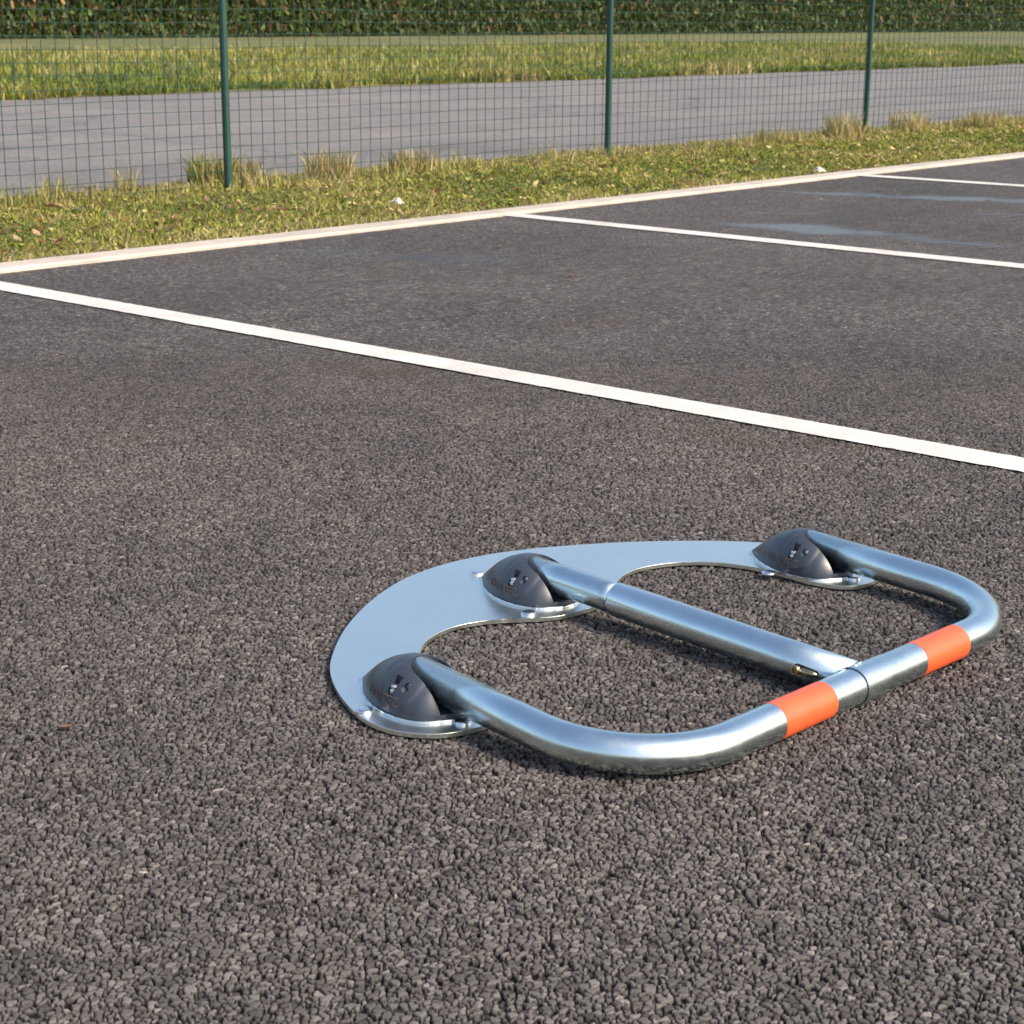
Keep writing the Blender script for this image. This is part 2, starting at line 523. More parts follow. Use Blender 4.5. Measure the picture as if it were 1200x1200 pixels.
def strip(name, pts_a, pts_b, z, m, kind='structure', thick=0):
    V = [(*p, z) for p in pts_a] + [(*p, z) for p in pts_b]
    n_ = len(pts_a)
    F = [(i, i + 1, n_ + i + 1, n_ + i) for i in range(n_ - 1)]
    o = mesh(name, V, F, m)
    return tag(o, kind=kind)

# parking lines run from the kerb into the lot; 2.5 m bays
def bay_line(off, ang, width=.098, s0=None, length=5.2):
    LD = np.array([math.cos(R(ang)), math.sin(R(ang))])
    LNv = np.array([-LD[1], LD[0]])
    # start at the kerb face
    base = LNv * off
    # solve (base + LD*s).KN = K0 - .005
    s0 = (K0 + .004 - base @ KN) / (LD @ KN)
    cnt = 420
    A, B = [], []
    for i in range(cnt + 1):
        s = s0 + length * i / cnt
        w = width / 2
        ja = (vnoise(np.array([s * 1.0]), np.array([off * 7.1]), .02)[0] - .5) * .0025 + (vnoise(np.array([s]), np.array([off * 3.3]), .006)[0] - .5) * .004
        jb = (vnoise(np.array([s]), np.array([off * 5.7 + 9]), .02)[0] - .5) * .0025 + (vnoise(np.array([s]), np.array([off * 2.3 + 4]), .006)[0] - .5) * .004
        # the end at the kerb is cut along the kerb
        sh = -(LNv @ KN) / (LD @ KN) * w if i == 0 else 0
        A.append(tuple(base + LD * (s - sh * -1) + LNv * (w + ja)))
        B.append(tuple(base + LD * (s - sh) + LNv * (-w + jb)))
    return strip('parking_line', B, A, .0014, M_PAINT)
for off, ang in ((-2.05, -40.8), (.45, -40.8), (2.950, -40.78), (5.408, -40.6), (8.197, -37.6)):
    bay_line(off, ang)
for i in range(1, 10):
    bay_line(8.197 + 2.6 * i, -37.6, .10)

# kerb: concrete edging in 1 m lengths
def build_kerb():
    V, F = [], []
    h = .012
    for k in range(-8, 70):
        s0, s1 = k * 1.0 + .001, (k + 1) * 1.0 - .001
        dz = random.uniform(-.0012, .0012); dn = random.uniform(-.002, .002)
        prof = [(K0 + dn, -.02), (K0 + dn, h - .007), (K0 + .007 + dn, h), (K0 + KW - .005, h + .001), (K0 + KW, h - .005), (K0 + KW, -.02)]
        b = len(V)
        for s in (s0, s1):
            for (n_, z_) in prof: V.append(kp(s, n_, z_ + dz))
        m_ = len(prof)
        for j in range(m_ - 1): F.append((b + j, b + m_ + j, b + m_ + j + 1, b + j + 1))
        F.append(tuple(b + j for j in range(m_))); F.append(tuple(b + m_ + j for j in range(m_))[::-1])
    tag(mesh('kerb', V, F, M_KERB), kind='structure')
build_kerb()

def quadstrip(name, n0, n1, z0, z1, m, s0=-60, s1=400):
    o = mesh(name, [kp(s0, n0, z0), kp(s1, n0, z0), kp(s1, n1, z1), kp(s0, n1, z1)], [(0, 1, 2, 3)], m)
    return tag(o, kind='structure')
quadstrip('verge_ground', K0 + KW, FN + .35, .002, .002, M_SOIL)
quadstrip('road', FN + .35, FN + 7.5, .006, .006, M_ROAD)
quadstrip('field', FN + 7.5, FN + 900, .010, .010, M_FIELD, -900, 1200)

# ------------------------------------------------------------------ grass verge
def blades(name, cx, cy, hgt, wid, mats, pick, lean=.6, z=0.0, seg=2):
    n_ = len(cx)
    az = rng.random(n_) * 2 * math.pi; ln = lean * rng.random(n_) * hgt
    la = rng.random(n_) * 2 * math.pi
    wx, wy = np.cos(az) * wid / 2, np.sin(az) * wid / 2
    lx, ly = np.cos(la) * ln, np.sin(la) * ln
    zz = np.full(n_, z) if np.isscalar(z) else z
    P = np.zeros((n_, 5, 3))
    P[:, 0] = np.stack([cx - wx, cy - wy, zz], 1)
    P[:, 1] = np.stack([cx + wx, cy + wy, zz], 1)
    P[:, 2] = np.stack([cx + wx * .8 + lx * .35, cy + wy * .8 + ly * .35, zz + hgt * .6], 1)
    P[:, 3] = np.stack([cx - wx * .8 + lx * .35, cy - wy * .8 + ly * .35, zz + hgt * .6], 1)
    P[:, 4] = np.stack([cx + lx, cy + ly, zz + hgt], 1)
    b = np.arange(n_)[:, None] * 5
    T = np.concatenate([b + np.array([[0, 1, 2]]), b + np.array([[0, 2, 3]]), b + np.array([[3, 2, 4]])], 1).reshape(-1, 3)
    return npmesh(name, P.reshape(-1, 3), T, 3, mats, np.repeat(pick, 3))

def grass_field():
    N_ = 260000
    # density thins with distance along the kerb
    s = -2.5 + 32 * rng.random(N_) ** 1.9
    nn = K0 + KW + .005 + (FN + .30 - K0 - KW) * rng.random(N_)
    p = KD[None, :] * s[:, None] + KN[None, :] * nn[:, None]
    x, y = p[:, 0], p[:, 1]
    far = np.clip((s - 5) / 15, 0, 1)
    patch = vnoise(x + 40, y + 3, .35) * .6 + vnoise(x + 4, y + 30, .09) * .4
    dry = np.clip((nn - FN + .35) / .5, 0, 1) * .5 + np.clip((K0 + KW + .22 - nn) / .2, 0, 1) * .35
    u = rng.random(N_) + (patch - .5) * 1.3 + dry
    pick = np.where(u < .16, 3, np.where(u < .62, 0, np.where(u < 1.0, 1, 2)))
    tall = np.clip((nn - FN + .15) / .2, 0, 1)
    h = (.008 + .020 * rng.random(N_)) * (.4 + 1.1 * patch) * (1 + .5 * tall)
    w = (.0035 + .0045 * rng.random(N_)) * (1 + 1.5 * far)
    o = blades('grass', x, y, h, w, [M_G1, M_G2, M_G3, M_G4], pick, 1.3, .002)
    tag(o, 'short yellow green grass covering the verge between kerb and wire fence', 'grass', kind='stuff')
    M_ = 16000
    s = -2.5 + 30 * rng.random(M_) ** 1.5
    gr_ = vnoise(s, s * 0 + 11, .22)
    nn = FN + (rng.random(M_) - .5) * .22
    p = KD[None, :] * s[:, None] + KN[None, :] * nn[:, None]
    h = (.02 + .07 * rng.random(M_)) * (.25 + 1.3 * gr_)
    u = rng.random(M_)
    o = blades('fence_foot_grass', p[:, 0], p[:, 1], h, .003 + .003 * rng.random(M_), [M_G1, M_G2, M_G3, M_G4], np.where(u < .2, 0, np.where(u < .5, 1, 2)), 1.1, .002)
    tag(o, 'uneven dry straw grass growing through the foot of the wire fence', 'grass', kind='stuff')
    # broad leaves of clover and weeds lying among it
    N2 = 26000
    s = -2.5 + 22 * rng.random(N2) ** 1.8
    nn = K0 + KW + .01 + (FN + .1 - K0 - KW) * rng.random(N2)
    p = KD[None, :] * s[:, None] + KN[None, :] * nn[:, None]
    V, T, mi = leaves(p[:, 0], p[:, 1], .010 + rng.random(N2) * .028, .006 + rng.random(N2) * .022, .5)
    x_, y_ = p[:, 0], p[:, 1]
    cl = vnoise(x_ + 17, y_ + 5, .12) > .38
    pk = np.where(rng.random(N2) < .35, 3, np.where(rng.random(N2) < .6, 0, 1))
    keep = np.where(cl)[0]
    Vr = V.reshape(N2, 6, 3)[keep].reshape(-1, 3)
    T6 = (np.arange(len(keep))[:, None, None] * 6 + LEAFT[None]).reshape(-1, 3)
    o = npmesh('clover', Vr, T6, 3, [M_G1, M_G2, M_G3, M_G4], np.repeat(pk[keep], len(LEAFT)))
    tag(o, 'small broad leaved weeds and clover growing in the grass verge', 'weeds', kind='stuff')
    N3 = 4200
    s = -2.5 + 20 * rng.random(N3) ** 1.8
    nn = K0 + KW + .01 + (FN + .1 - K0 - KW) * rng.random(N3)
    p = KD[None, :] * s[:, None] + KN[None, :] * nn[:, None]
    V, T, _ = leaves(p[:, 0], p[:, 1], .012 + rng.random(N3) * .016, .012 + rng.random(N3) * .034 * rng.random(N3), .7)
    o = npmesh('leaf_litter', V, T, 3, [M_L1, M_L2, M_G3], np.repeat(rng.integers(0, 3, N3), len(LEAFT)))
    tag(o, 'tan and brown dead leaf litter scattered over the grass verge', 'leaf litter', kind='stuff')

LEAFT = np.array([[0, 1, 2], [0, 2, 5], [5, 2, 3], [5, 3, 4]])
def leaves(x, y, z, size, tilt):
    n_ = len(x)
    base = np.array([[-.5, 0], [-.15, -.30], [.25, -.26], [.5, 0], [.2, .3], [-.18, .27]])
    a = rng.random(n_) * 6.283; tx = (rng.random(n_) - .5) * tilt * 2; ty = (rng.random(n_) - .5) * tilt * 2
    u = base[None, :, 0] * size[:, None]; v = base[None, :, 1] * size[:, None]
    curl = (np.abs(base[None, :, 0]) * size[:, None]) * rng.random(n_)[:, None] * .5
    X = x[:, None] + u * np.cos(a)[:, None] - v * np.sin(a)[:, None]
    Y = y[:, None] + u * np.sin(a)[:, None] + v * np.cos(a)[:, None]
    Z = np.maximum(z[:, None] + u * tx[:, None] + v * ty[:, None] + curl, .003)
    V = np.stack([X, Y, Z], 2).reshape(-1, 3)
    T = (np.arange(n_)[:, None, None] * 6 + LEAFT[None]).reshape(-1, 3)
    return V, T, None
grass_field()

def tuft(loc, nb, h, spread, label, dry=.8, group='tall dry tufts along the fence foot'):
    r_ = spread * np.sqrt(rng.random(nb)) * .6; a = rng.random(nb) * 6.283
    hh = h * (.35 + .65 * rng.random(nb))
    u = rng.random(nb)
    pk = np.where(u < dry * .75, 2, np.where(u < dry, 1, 0))
    o = blades('dry_grass_tuft', r_ * np.cos(a), r_ * np.sin(a), hh, np.full(nb, .004) + rng.random(nb) * .003, [M_G1, M_G2, M_G3], pk, .75)
    o.location = loc
    tag(o, label, 'grass tuft', group)
tuft((-1.36, 8.20, 0), 420, .17, .17, 'tall olive brown grass tuft leaning beside the green fence post', .55)
tuft((-1.22, 8.30, 0), 240, .15, .10, 'reddish dry grass tuft just left of the fence post', .9)
tuft((-.86, 8.56, 0), 340, .16, .20, 'pale straw grass tuft right of the fence post', .95)
tuft((-.50, 8.92, 0), 300, .14, .22, 'yellowish straw tuft further along the fence foot', .9)
tuft((-1.90, 7.54, 0), 70, .13, .10, 'thin sparse stalks at the left end of the wire mesh', .9)
tuft((-1.66, 7.80, 0), 60, .16, .08, 'few pale stalks rising through the mesh between left edge and post', .95)
for i, s in enumerate((5.9, 6.6, 7.5, 8.3, 9.6, 11.0, 12.6, 14.5)):
    x, y, _ = kp(s + 3.4, FN - .05 + random.uniform(-.1, .1))
    tuft((x, y, 0), 260, random.uniform(.12, .2), .22, 'straw coloured grass tuft at the fence foot further off towards the right', .85)

# ------------------------------------------------------------------ fence of welded green wire
def build_fence():
    root = bpy.data.objects.new('wire_fence', None); col.objects.link(root)
    sP = float(KD @ np.array([-1.275, 8.26])) - .20
    root.location = kp(sP, FN)
    tag(root, 'green welded wire mesh fence on slim posts behind the grass verge', 'fence')
    V, F = [], []
    def bar(a, b, r_):
        base = len(V); a = Vector(a); b = Vector(b); t = (b - a).normalized()
        s = t.cross(Vector((0.3, .5, .81))).normalized(); u = s.cross(t)
        for p in (a, b):
            for k in range(5):
                an = 6.283 * k / 5; V.append(p + s * math.cos(an) * r_ + u * math.sin(an) * r_)
        for k in range(5): F.append((base + k, base + (k + 1) % 5, base + 5 + (k + 1) % 5, base + 5 + k))
    H = 1.25
    d = Vector((KD[0], KD[1], 0)); nn_ = Vector((KN[0], KN[1], 0))
    s = -6.0
    while s < 34:
        wob = nn_ * random.uniform(-.002, .002)
        bar(d * (s + random.uniform(-.002, .002)) + wob + Vector((0, 0, .0)), d * s + wob + Vector((0, 0, H)), .0018)
        s += .0655
    z = .03
    while z <= H + .001:
        for k in range(-12, 68):
            bar(d * (k * .5) + Vector((0, 0, z + .004 * math.sin(k * 1.7 + z * 9))), d * ((k + 1) * .5) + Vector((0, 0, z + .004 * math.sin((k + 1) * 1.7 + z * 9))), .0014)
        z += .0525
    mesh('wire_mesh', V, F, M_GREEN, root)
    # posts
    bm = bmesh.new()
    w, t = .014, .014
    prof = [(-w, -t), (w, -t), (w, t), (-w, t)]
    vs0 = [bm.verts.new((x, y, -.05)) for x, y in prof]; vs1 = [bm.verts.new((x, y, H + .05)) for x, y in prof]
    for k in range(4): bm.faces.new((vs0[k], vs0[(k + 1) % 4], vs1[(k + 1) % 4], vs1[k]))
    bm.faces.new(vs1); bm.faces.new(vs0[::-1])
    bmesh.ops.bevel(bm, geom=list(bm.edges), offset=.004, segments=2, affect='EDGES')
    pm = bpy.data.meshes.new('post'); bm.to_mesh(pm); bm.free(); pm.materials.append(M_GREEN)
    for k in range(-2, 13):
        o = link('post', pm, None, root)
        o.location = (d * (2.6 * k)) - nn_ * .024
        o.rotation_euler = (0, 0, KA)
build_fence()

def far_grass():
    N_ = 120000
    s = -12 + 52 * rng.random(N_)
    edge = .5 * vnoise(s, s * 0 + 2, .6) + .25 * vnoise(s, s * 0 + 5, .15)
    nn = FN + 7.2 + edge + 14 * rng.random(N_) ** 2.2
    p = KD[None, :] * s[:, None] + KN[None, :] * nn[:, None]
    pa = vnoise(p[:, 0] + 60, p[:, 1] + 9, 1.3)
    u = rng.random(N_) + (pa - .5)
    pick = np.where(u < .3, 3, np.where(u < .75, 0, np.where(u < 1.0, 1, 2)))
    h = (.04 + .09 * rng.random(N_)) * (.4 + 1.2 * pa)
    o = blades('rough_grass', p[:, 0], p[:, 1], h, .008 + .014 * rng.random(N_), [M_G1, M_G2, M_G3, M_G4], pick, 1.0, .008)
    tag(o, 'rough tufted grass edge on the far side of the road', 'grass', kind='stuff')
far_grass()

# far hedge beyond the road, a continuous wooded mass
def hedge():
    N_ = 200000
    s = -12 + 125 * rng.random(N_)
    n0 = FN + 34
    top = 1.3 + .9 * vnoise(s, s * 0 + 3, 5.0) + .6 * vnoise(s, s * 0 + 8, 1.3)
    z = top * rng.random(N_) ** .9
    nn = n0 + (rng.random(N_) - .5) * 2.2 * np.sqrt(np.clip(1 - (z / (top + .01)) ** 2, .05, 1))
    p = KD[None, :] * s[:, None] + KN[None, :] * nn[:, None]
    V, T, _ = leaves(p[:, 0], p[:, 1], z + .03, .05 + .10 * rng.random(N_), 2.0)
    o = npmesh('hedgerow', V, T, 3, [M_HEDGE, M_G4, M_L2], np.repeat(rng.choice(3, N_, p=[.6, .32, .08]), len(LEAFT)))
    tag(o, 'dark distant hedgerow beyond the road and field', 'hedge', kind='stuff')
hedge()

# ------------------------------------------------------------------ loose bits
def flat_leaf(loc, size, ang, m, name, label, cat, group, curl=.35):
    bm = bmesh.new()
    nseg = 9
    rows = []
    for i in range(nseg + 1):
        t = i / nseg
        w = .34 * math.sin(math.pi * min(1, t * 1.02)) ** .8 + .01
        zc = curl * (t - .5) ** 2 * 1.2
        rows.append([bm.verts.new(((t - .5) * size, q * w * size, (zc + abs(q) * .22 * w) * size)) for q in (-1, -.5, 0, .5, 1)])
    for i in range(nseg):
        for j in range(4): bm.faces.new((rows[i][j], rows[i + 1][j], rows[i + 1][j + 1], rows[i][j + 1]))
    ret = bmesh.ops.solidify(bm, geom=list(bm.faces), thickness=.0006)
    me = bpy.data.meshes.new(name); bm.to_mesh(me); bm.free(); me.materials.append(m)
    o = link(name, me, None, None, True)
    o.location = loc; o.rotation_euler = (random.uniform(-.1, .1), random.uniform(-.1, .1), ang)
    tag(o, label, cat, group)
    return o
GL = 'dry leaf scraps scattered on the asphalt'
for loc, sz, an, lab in (
    ((-.881, 3.28), .015, .4, 'tan leaf scrap on the asphalt near the left edge, larger of the two there'),
    ((-.768, 3.355), .011, 2.0, 'small brown leaf scrap on the asphalt right of the larger tan one'),
    ((-.055, 6.118), .035, 1.2, 'brown leaf scrap lying in the bay just in front of the second white line'),
    ((2.018, 7.791), .045, .3, 'pale yellow leaf lying in the damp patch at the upper right'),
    ((-.602, 5.382), .020, 2.2, 'tiny tan leaf scrap on dark asphalt behind the first white line'),
    ((.180, 5.458), .026, .1, 'orange brown leaf scrap in the middle of the bay'),
    ((-.492, 1.871), .016, .7, 'orange leaf scrap on the coarse foreground asphalt, lower left'),
    ((-.912, 4.142), .013, .2, 'greenish scrap just below the first white line at left'),
    ((-.71, 4.85), .016, .6, 'yellowish leaf speck behind the near line, left part of its bay'),
    ((.98, 4.72), .016, 1.6, 'rust coloured scrap on asphalt at the right, beyond the near line'),
    ((1.06, 6.05), .020, .9, 'tan leaf scrap just in front of the second line at right')):
    flat_leaf((loc[0], loc[1], .0015), sz, an, M_L1 if sz > .012 else M_L2, 'leaf_scrap', lab, 'leaf', GL)
GV = 'larger dead leaves lying on the verge'
for loc, sz, an, lab, m in (
    ((-1.655, 6.925, .03), .060, .5, 'whitish dead leaf lying in the grass at left', simple('pale_leaf', (.45, .42, .38), .6)),
    ((-1.812, 7.806, .02), .075, 1.1, 'curled tan leaf at the fence foot near the left edge', M_L1),
    ((-1.778, 7.006, .03), .07, 2.0, 'tan dead leaf in the grass near the left edge', M_L1),
    ((-.882, 6.917, .03), .065, 1.4, 'pale tan leaf in the grass close to the kerb', M_L1),
    ((-1.205, 6.384, .025), .06, .2, 'greyish leaf in the grass just behind the kerb at left', M_G3),
    ((-1.19, 8.10, .03), .06, .8, 'bright tan leaf below the green fence post, right side', M_L1),
    ((-1.66, 7.85, .03), .07, 2.8, 'dark brown leaf at the fence foot left of the post', M_L2)):
    flat_leaf(loc, sz, an, m, 'dead_leaf', lab, 'leaf', GV, .8)

def stone(loc, sz, label, c, seed):
    rn = random.Random(seed)
    bm = bmesh.new(); bmesh.ops.create_icosphere(bm, subdivisions=3, radius=.5)
    for v in bm.verts:
        q = v.co.normalized()
        k = 1 + .16 * math.sin(q.x * 5 + seed) + .12 * math.sin(q.y * 7 + seed * 2) + .1 * math.sin(q.z * 6 + seed)
        v.co = Vector((q.x * k * sz[0] / 2, q.y * k * sz[1] / 2, max(-.3, q.z) * k * sz[2] / 2 + sz[2] * .15))
    me = bpy.data.meshes.new('stone'); bm.to_mesh(me); bm.free(); me.materials.append(simple('pale_stone', c, .8, 0, .2, 40, .002, 80))
    o = link('stone', me, None, None, True); o.location = loc
    tag(o, label, 'stone', 'pale stones in the grass')
stone((-.471, 7.377, .012), (.05, .04, .035), 'white stone in the grass behind the kerb, middle of the verge', (.5, .48, .45), 1)
stone((1.50, 9.06, .012), (.06, .045, .035), 'cream stone against the back of the kerb near the third line', (.5, .46, .38), 2)

# ------------------------------------------------------------------ the parking barrier
BX, BY, TH = -0.21844, 2.57911, 0.79295
W, WT, LN, RC, RT, ZP = 0.75152, 0.77184, 0.87157, 0.1408, 0.0214, 0.0402
YF, YM, MX = 0.43717, 0.25111, 0.00343
ZFRONT = RT + .0002
bar = bpy.data.objects.new('parking_barrier', None); col.objects.link(bar)
# local (x across, y towards the front bar) is left handed seen from above: build with y negated
bar.location = (BX, BY, 0); bar.rotation_euler = (0, 0, TH)
tag(bar, 'folded down galvanised steel parking barrier with orange bands lying on the asphalt bay', 'parking barrier')
def L(x, y, z): return Vector((x, -y, z))

# crescent base plate
outer = [(0, .145), (.07, .153), (.14, .177), (.21, .213), (.28, .259), (.34, .309), (.392, .362), (.433, .425), (.461, .49), (.468, .54), (.456, .578), (.430, .605), (.385, .618)]
inner = [(.345, .617), (.322, .596), (.312, .56), (.312, .52), (.309, .475), (.300, .436), (.280, .400), (.250, .374), (.215, .358), (.178, .353), (.145, .359), (.115, .374), (.088, .394), (.062, .412), (.035, .421), (0, .424)]
def catmull(pts, k=8, close=False):
    P = [Vector((*p, 0)) for p in pts]; out = []
    n_ = len(P)
    for i in range(n_ - 1):
        p0 = P[max(i - 1, 0)]; p1 = P[i]; p2 = P[i + 1]; p3 = P[min(i + 2, n_ - 1)]
        for j in range(k):
            t = j / k
            out.append(.5 * ((2 * p1) + (-p0 + p2) * t + (2 * p0 - 5 * p1 + 4 * p2 - p3) * t * t + (-p0 + 3 * p1 - 3 * p2 + p3) * t ** 3))
    out.append(P[-1]); return out
half = catmull(outer + inner, 7)
full = [(p.x + .013, p.y + .013) for p in half] + [(-p.x + .013, p.y + .013) for p in half[::-1][1:-1]]
bm = bmesh.new()
zt, zb = .0062, .0008
vs = [bm.verts.new(L(x, y, zb)) for x, y in full]
f = bm.faces.new(vs)
if f.normal.z > 0: f.normal_flip()
ext = bmesh.ops.extrude_face_region(bm, geom=[f])
top_v = [v for v in ext['geom'] if isinstance(v, bmesh.types.BMVert)]
for v in top_v: v.co.z = zt
te = [e for e in bm.edges if all(abs(v.co.z - zt) < 1e-6 for v in e.verts)]
bmesh.ops.bevel(bm, geom=te, offset=.0005, segments=2, affect='EDGES')
bmesh.ops.recalc_face_normals(bm, faces=bm.faces)
me = bpy.data.meshes.new('base_plate'); bm.to_mesh(me); bm.free()
plate = link('base_plate', me, M_PLATE, bar)

# hinge housing: pointed cast shell with a slot for the arm
Y0 = -.006
Yw = [Y0, .004, .020, .036, .055, .075, .100, .120, .139, .150, .158, .162]
Ww = [0.0006, .0090, .0225, .0325, .0420, .0490, .0520, .0505, .0440, .0340, .0200, .0006]
Yh = [Y0, .004, .020, .035, .050, .073, .095, .110, .125, .137, .147, .157, .162]
Hh = [.0105, .0185, .0310, .0430, .0518, .0605, .0628, .0598, .0530, .0445, .0340, .0205, .011]
def smooth_interp(xs, ys, x):
    # smoothed by averaging the linear interpolant
    q = np.linspace(-.004, .004, 9) + x
    return float(np.interp(q, xs, ys).mean()) if Y0 + .005 < x < .156 else float(np.interp(x, xs, ys))
ZB = .0095
def shell(scale=1.0, ny=150, na=110, zb=ZB, flat=None, grow=0.0):
    V, F = [], []
    ys = [Y0 + (.162 - Y0) * (.5 - .5 * math.cos(math.pi * i / ny)) for i in range(ny + 1)]
    for y in ys:
        w = smooth_interp(Yw, Ww, y); h = smooth_interp(Yh, Hh, y)
        for j in range(na + 1):
            a = math.pi * j / na
            x = -w * math.cos(a); z = zb + (h - zb) * math.sin(a)
            yy = y
            # boss round the hinge bolt: the surface steps in very slightly
            for sx in (-1,):
                if x * sx > .02:
                    d = math.hypot(yy - .104, z - .041)
                    if d < .0265:
                        k = min(1, (.0265 - d) / .0035)
                        x += sx * .0016 * k
            V.append(L(x, yy, z))
    for i in range(ny):
        for j in range(na):
            a = i * (na + 1) + j
            F.append((a, a + 1, a + na + 2, a + na + 1))
    # floor
    for i in range(ny):
        a = i * (na + 1); b_ = a + na; c_ = b_ + na + 1; d_ = a + na + 1
        F.append((a, d_, c_, b_))
    F.append(tuple(range(na + 1))); F.append(tuple(range(ny * (na + 1), (ny + 1) * (na + 1)))[::-1])
    me = bpy.data.meshes.new('hinge_housing'); me.from_pydata([tuple(v) for v in V], [], F); me.update()
    bm = bmesh.new(); bm.from_mesh(me); bmesh.ops.remove_doubles(bm, verts=bm.verts, dist=1e-5)
    bmesh.ops.recalc_face_normals(bm, faces=bm.faces); bm.to_mesh(me); bm.free()
    return me

def cutter_box(poly, z0, z1):
    bm = bmesh.new()
    a = [bm.verts.new(L(x, y, z0)) for x, y in poly]; b_ = [bm.verts.new(L(x, y, z1)) for x, y in poly]
    n_ = len(poly)
    bm.faces.new(a); bm.faces.new(b_[::-1])
    for i in range(n_): bm.faces.new((a[i], a[(i + 1) % n_], b_[(i + 1) % n_], b_[i]))
    bmesh.ops.recalc_face_normals(bm, faces=bm.faces)
    me = bpy.data.meshes.new('cut'); bm.to_mesh(me); bm.free(); return me

def boolean(me, cutters):
    o = bpy.data.objects.new('tmp', me); col.objects.link(o)
    tmp = []
    for c in cutters:
        co = bpy.data.objects.new('tmpc', c); col.objects.link(co); tmp.append(co)
        md = o.modifiers.new('b', 'BOOLEAN'); md.operation = 'DIFFERENCE'; md.solver = 'EXACT'; md.object = co
    dg = bpy.context.evaluated_depsgraph_get()
    ev = o.evaluated_get(dg)
    out = bpy.data.meshes.new_from_object(ev, depsgraph=dg)
    for t in tmp + [o]: bpy.data.objects.remove(t, do_unlink=True)
    return out

SW = .0245
arcpts = [(SW * math.cos(a), .1150 - SW * math.sin(a)) for a in np.linspace(0, math.pi, 17)]
slot_poly = [(-SW, .2), (SW, .2)] + arcpts
cut_slot = cutter_box(slot_poly, .0150, .2)
def pocket(center, length, width, depth, tilt=0.0):
    """capsule cutter driven in along x, long axis roughly z"""
    cy, cz, cx = center
    pts = []
    for a in np.linspace(0, math.pi, 9): pts.append((width / 2 * math.cos(a), length / 2 - width / 2 + width / 2 * math.sin(a)))
    for a in np.linspace(math.pi, 2 * math.pi, 9): pts.append((width / 2 * math.cos(a), -length / 2 + width / 2 + width / 2 * math.sin(a)))
    bm = bmesh.new(); A, B = [], []
    for (u, v) in pts:
        uu = u * math.cos(tilt) + v * math.sin(tilt); vv = -u * math.sin(tilt) + v * math.cos(tilt)
        A.append(bm.verts.new(L(cx - .03, cy + uu, cz + vv))); B.append(bm.verts.new(L(cx + depth, cy + uu, cz + vv)))
    n_ = len(pts)
    bm.faces.new(A); bm.faces.new(B[::-1])
    for i in range(n_): bm.faces.new((A[i], A[(i + 1) % n_], B[(i + 1) % n_], B[i]))
    bmesh.ops.recalc_face_normals(bm, faces=bm.faces)
    me = bpy.data.meshes.new('cut'); bm.to_mesh(me); bm.free(); return me
cut_key = pocket((.0985, .0395, -.043), .027, .0102, .0085, .16)
def hexcut(cy, cz, cx, r_, depth):
    bm = bmesh.new(); A, B = [], []
    for k in range(6):
        a = math.pi / 3 * k + .3
        A.append(bm.verts.new(L(cx - .03, cy + r_ * math.cos(a), cz + r_ * math.sin(a)))); B.append(bm.verts.new(L(cx + depth, cy + r_ * math.cos(a), cz + r_ * math.sin(a))))
    bm.faces.new(A); bm.faces.new(B[::-1])
    for i in range(6): bm.faces.new((A[i], A[(i + 1) % 6], B[(i + 1) % 6], B[i]))
    bmesh.ops.recalc_face_normals(bm, faces=bm.faces)
    me = bpy.data.meshes.new('cut'); bm.to_mesh(me); bm.free(); return me
cut_hex = hexcut(.1145, .0408, -.040, .0050, .007)
house_me = boolean(shell(), [cut_slot, cut_key, cut_hex])
house_me.name = 'hinge_housing'
house_me.materials.clear(); house_me.materials.append(M_HOUSE)
bm = bmesh.new(); bm.from_mesh(house_me)
for f_ in bm.faces: f_.smooth = True
for e in bm.edges:
    if len(e.link_faces) == 2 and e.calc_face_angle(0) > R(28): e.smooth = False
bm.to_mesh(house_me); bm.free()

# flange plate under each housing
def flange_mesh():
    pts = []
    ys = [Y0 + (.162 - Y0) * (.5 - .5 * math.cos(math.pi * i / 40)) for i in range(41)]
    g = .0030
    left = []
    for y in ys:
        w = smooth_interp(Yw, Ww, y) + g
        yy = y + g * (-1 if y < Y0 + .003 else (1 if y > .159 else 0))
        left.append((w, yy))
    poly = left + [(-x, y) for x, y in left[::-1]]
    bm = bmesh.new()
    vs = [bm.verts.new(L(x, y, .0064)) for x, y in poly]
    f_ = bm.faces.new(vs)
    ext = bmesh.ops.extrude_face_region(bm, geom=[f_])
    for v in ext['geom']:
        if isinstance(v, bmesh.types.BMVert): v.co.z = .0092
    te = [e for e in bm.edges if all(abs(v.co.z - .0092) < 1e-6 for v in e.verts)]
    bmesh.ops.bevel(bm, geom=te, offset=.0009, segments=2, affect='EDGES')
    bmesh.ops.recalc_face_normals(bm, faces=bm.faces)
    me = bpy.data.meshes.new('housing_flange'); bm.to_mesh(me); bm.free(); me.materials.append(M_ZINC); return me
fl_me = flange_mesh()

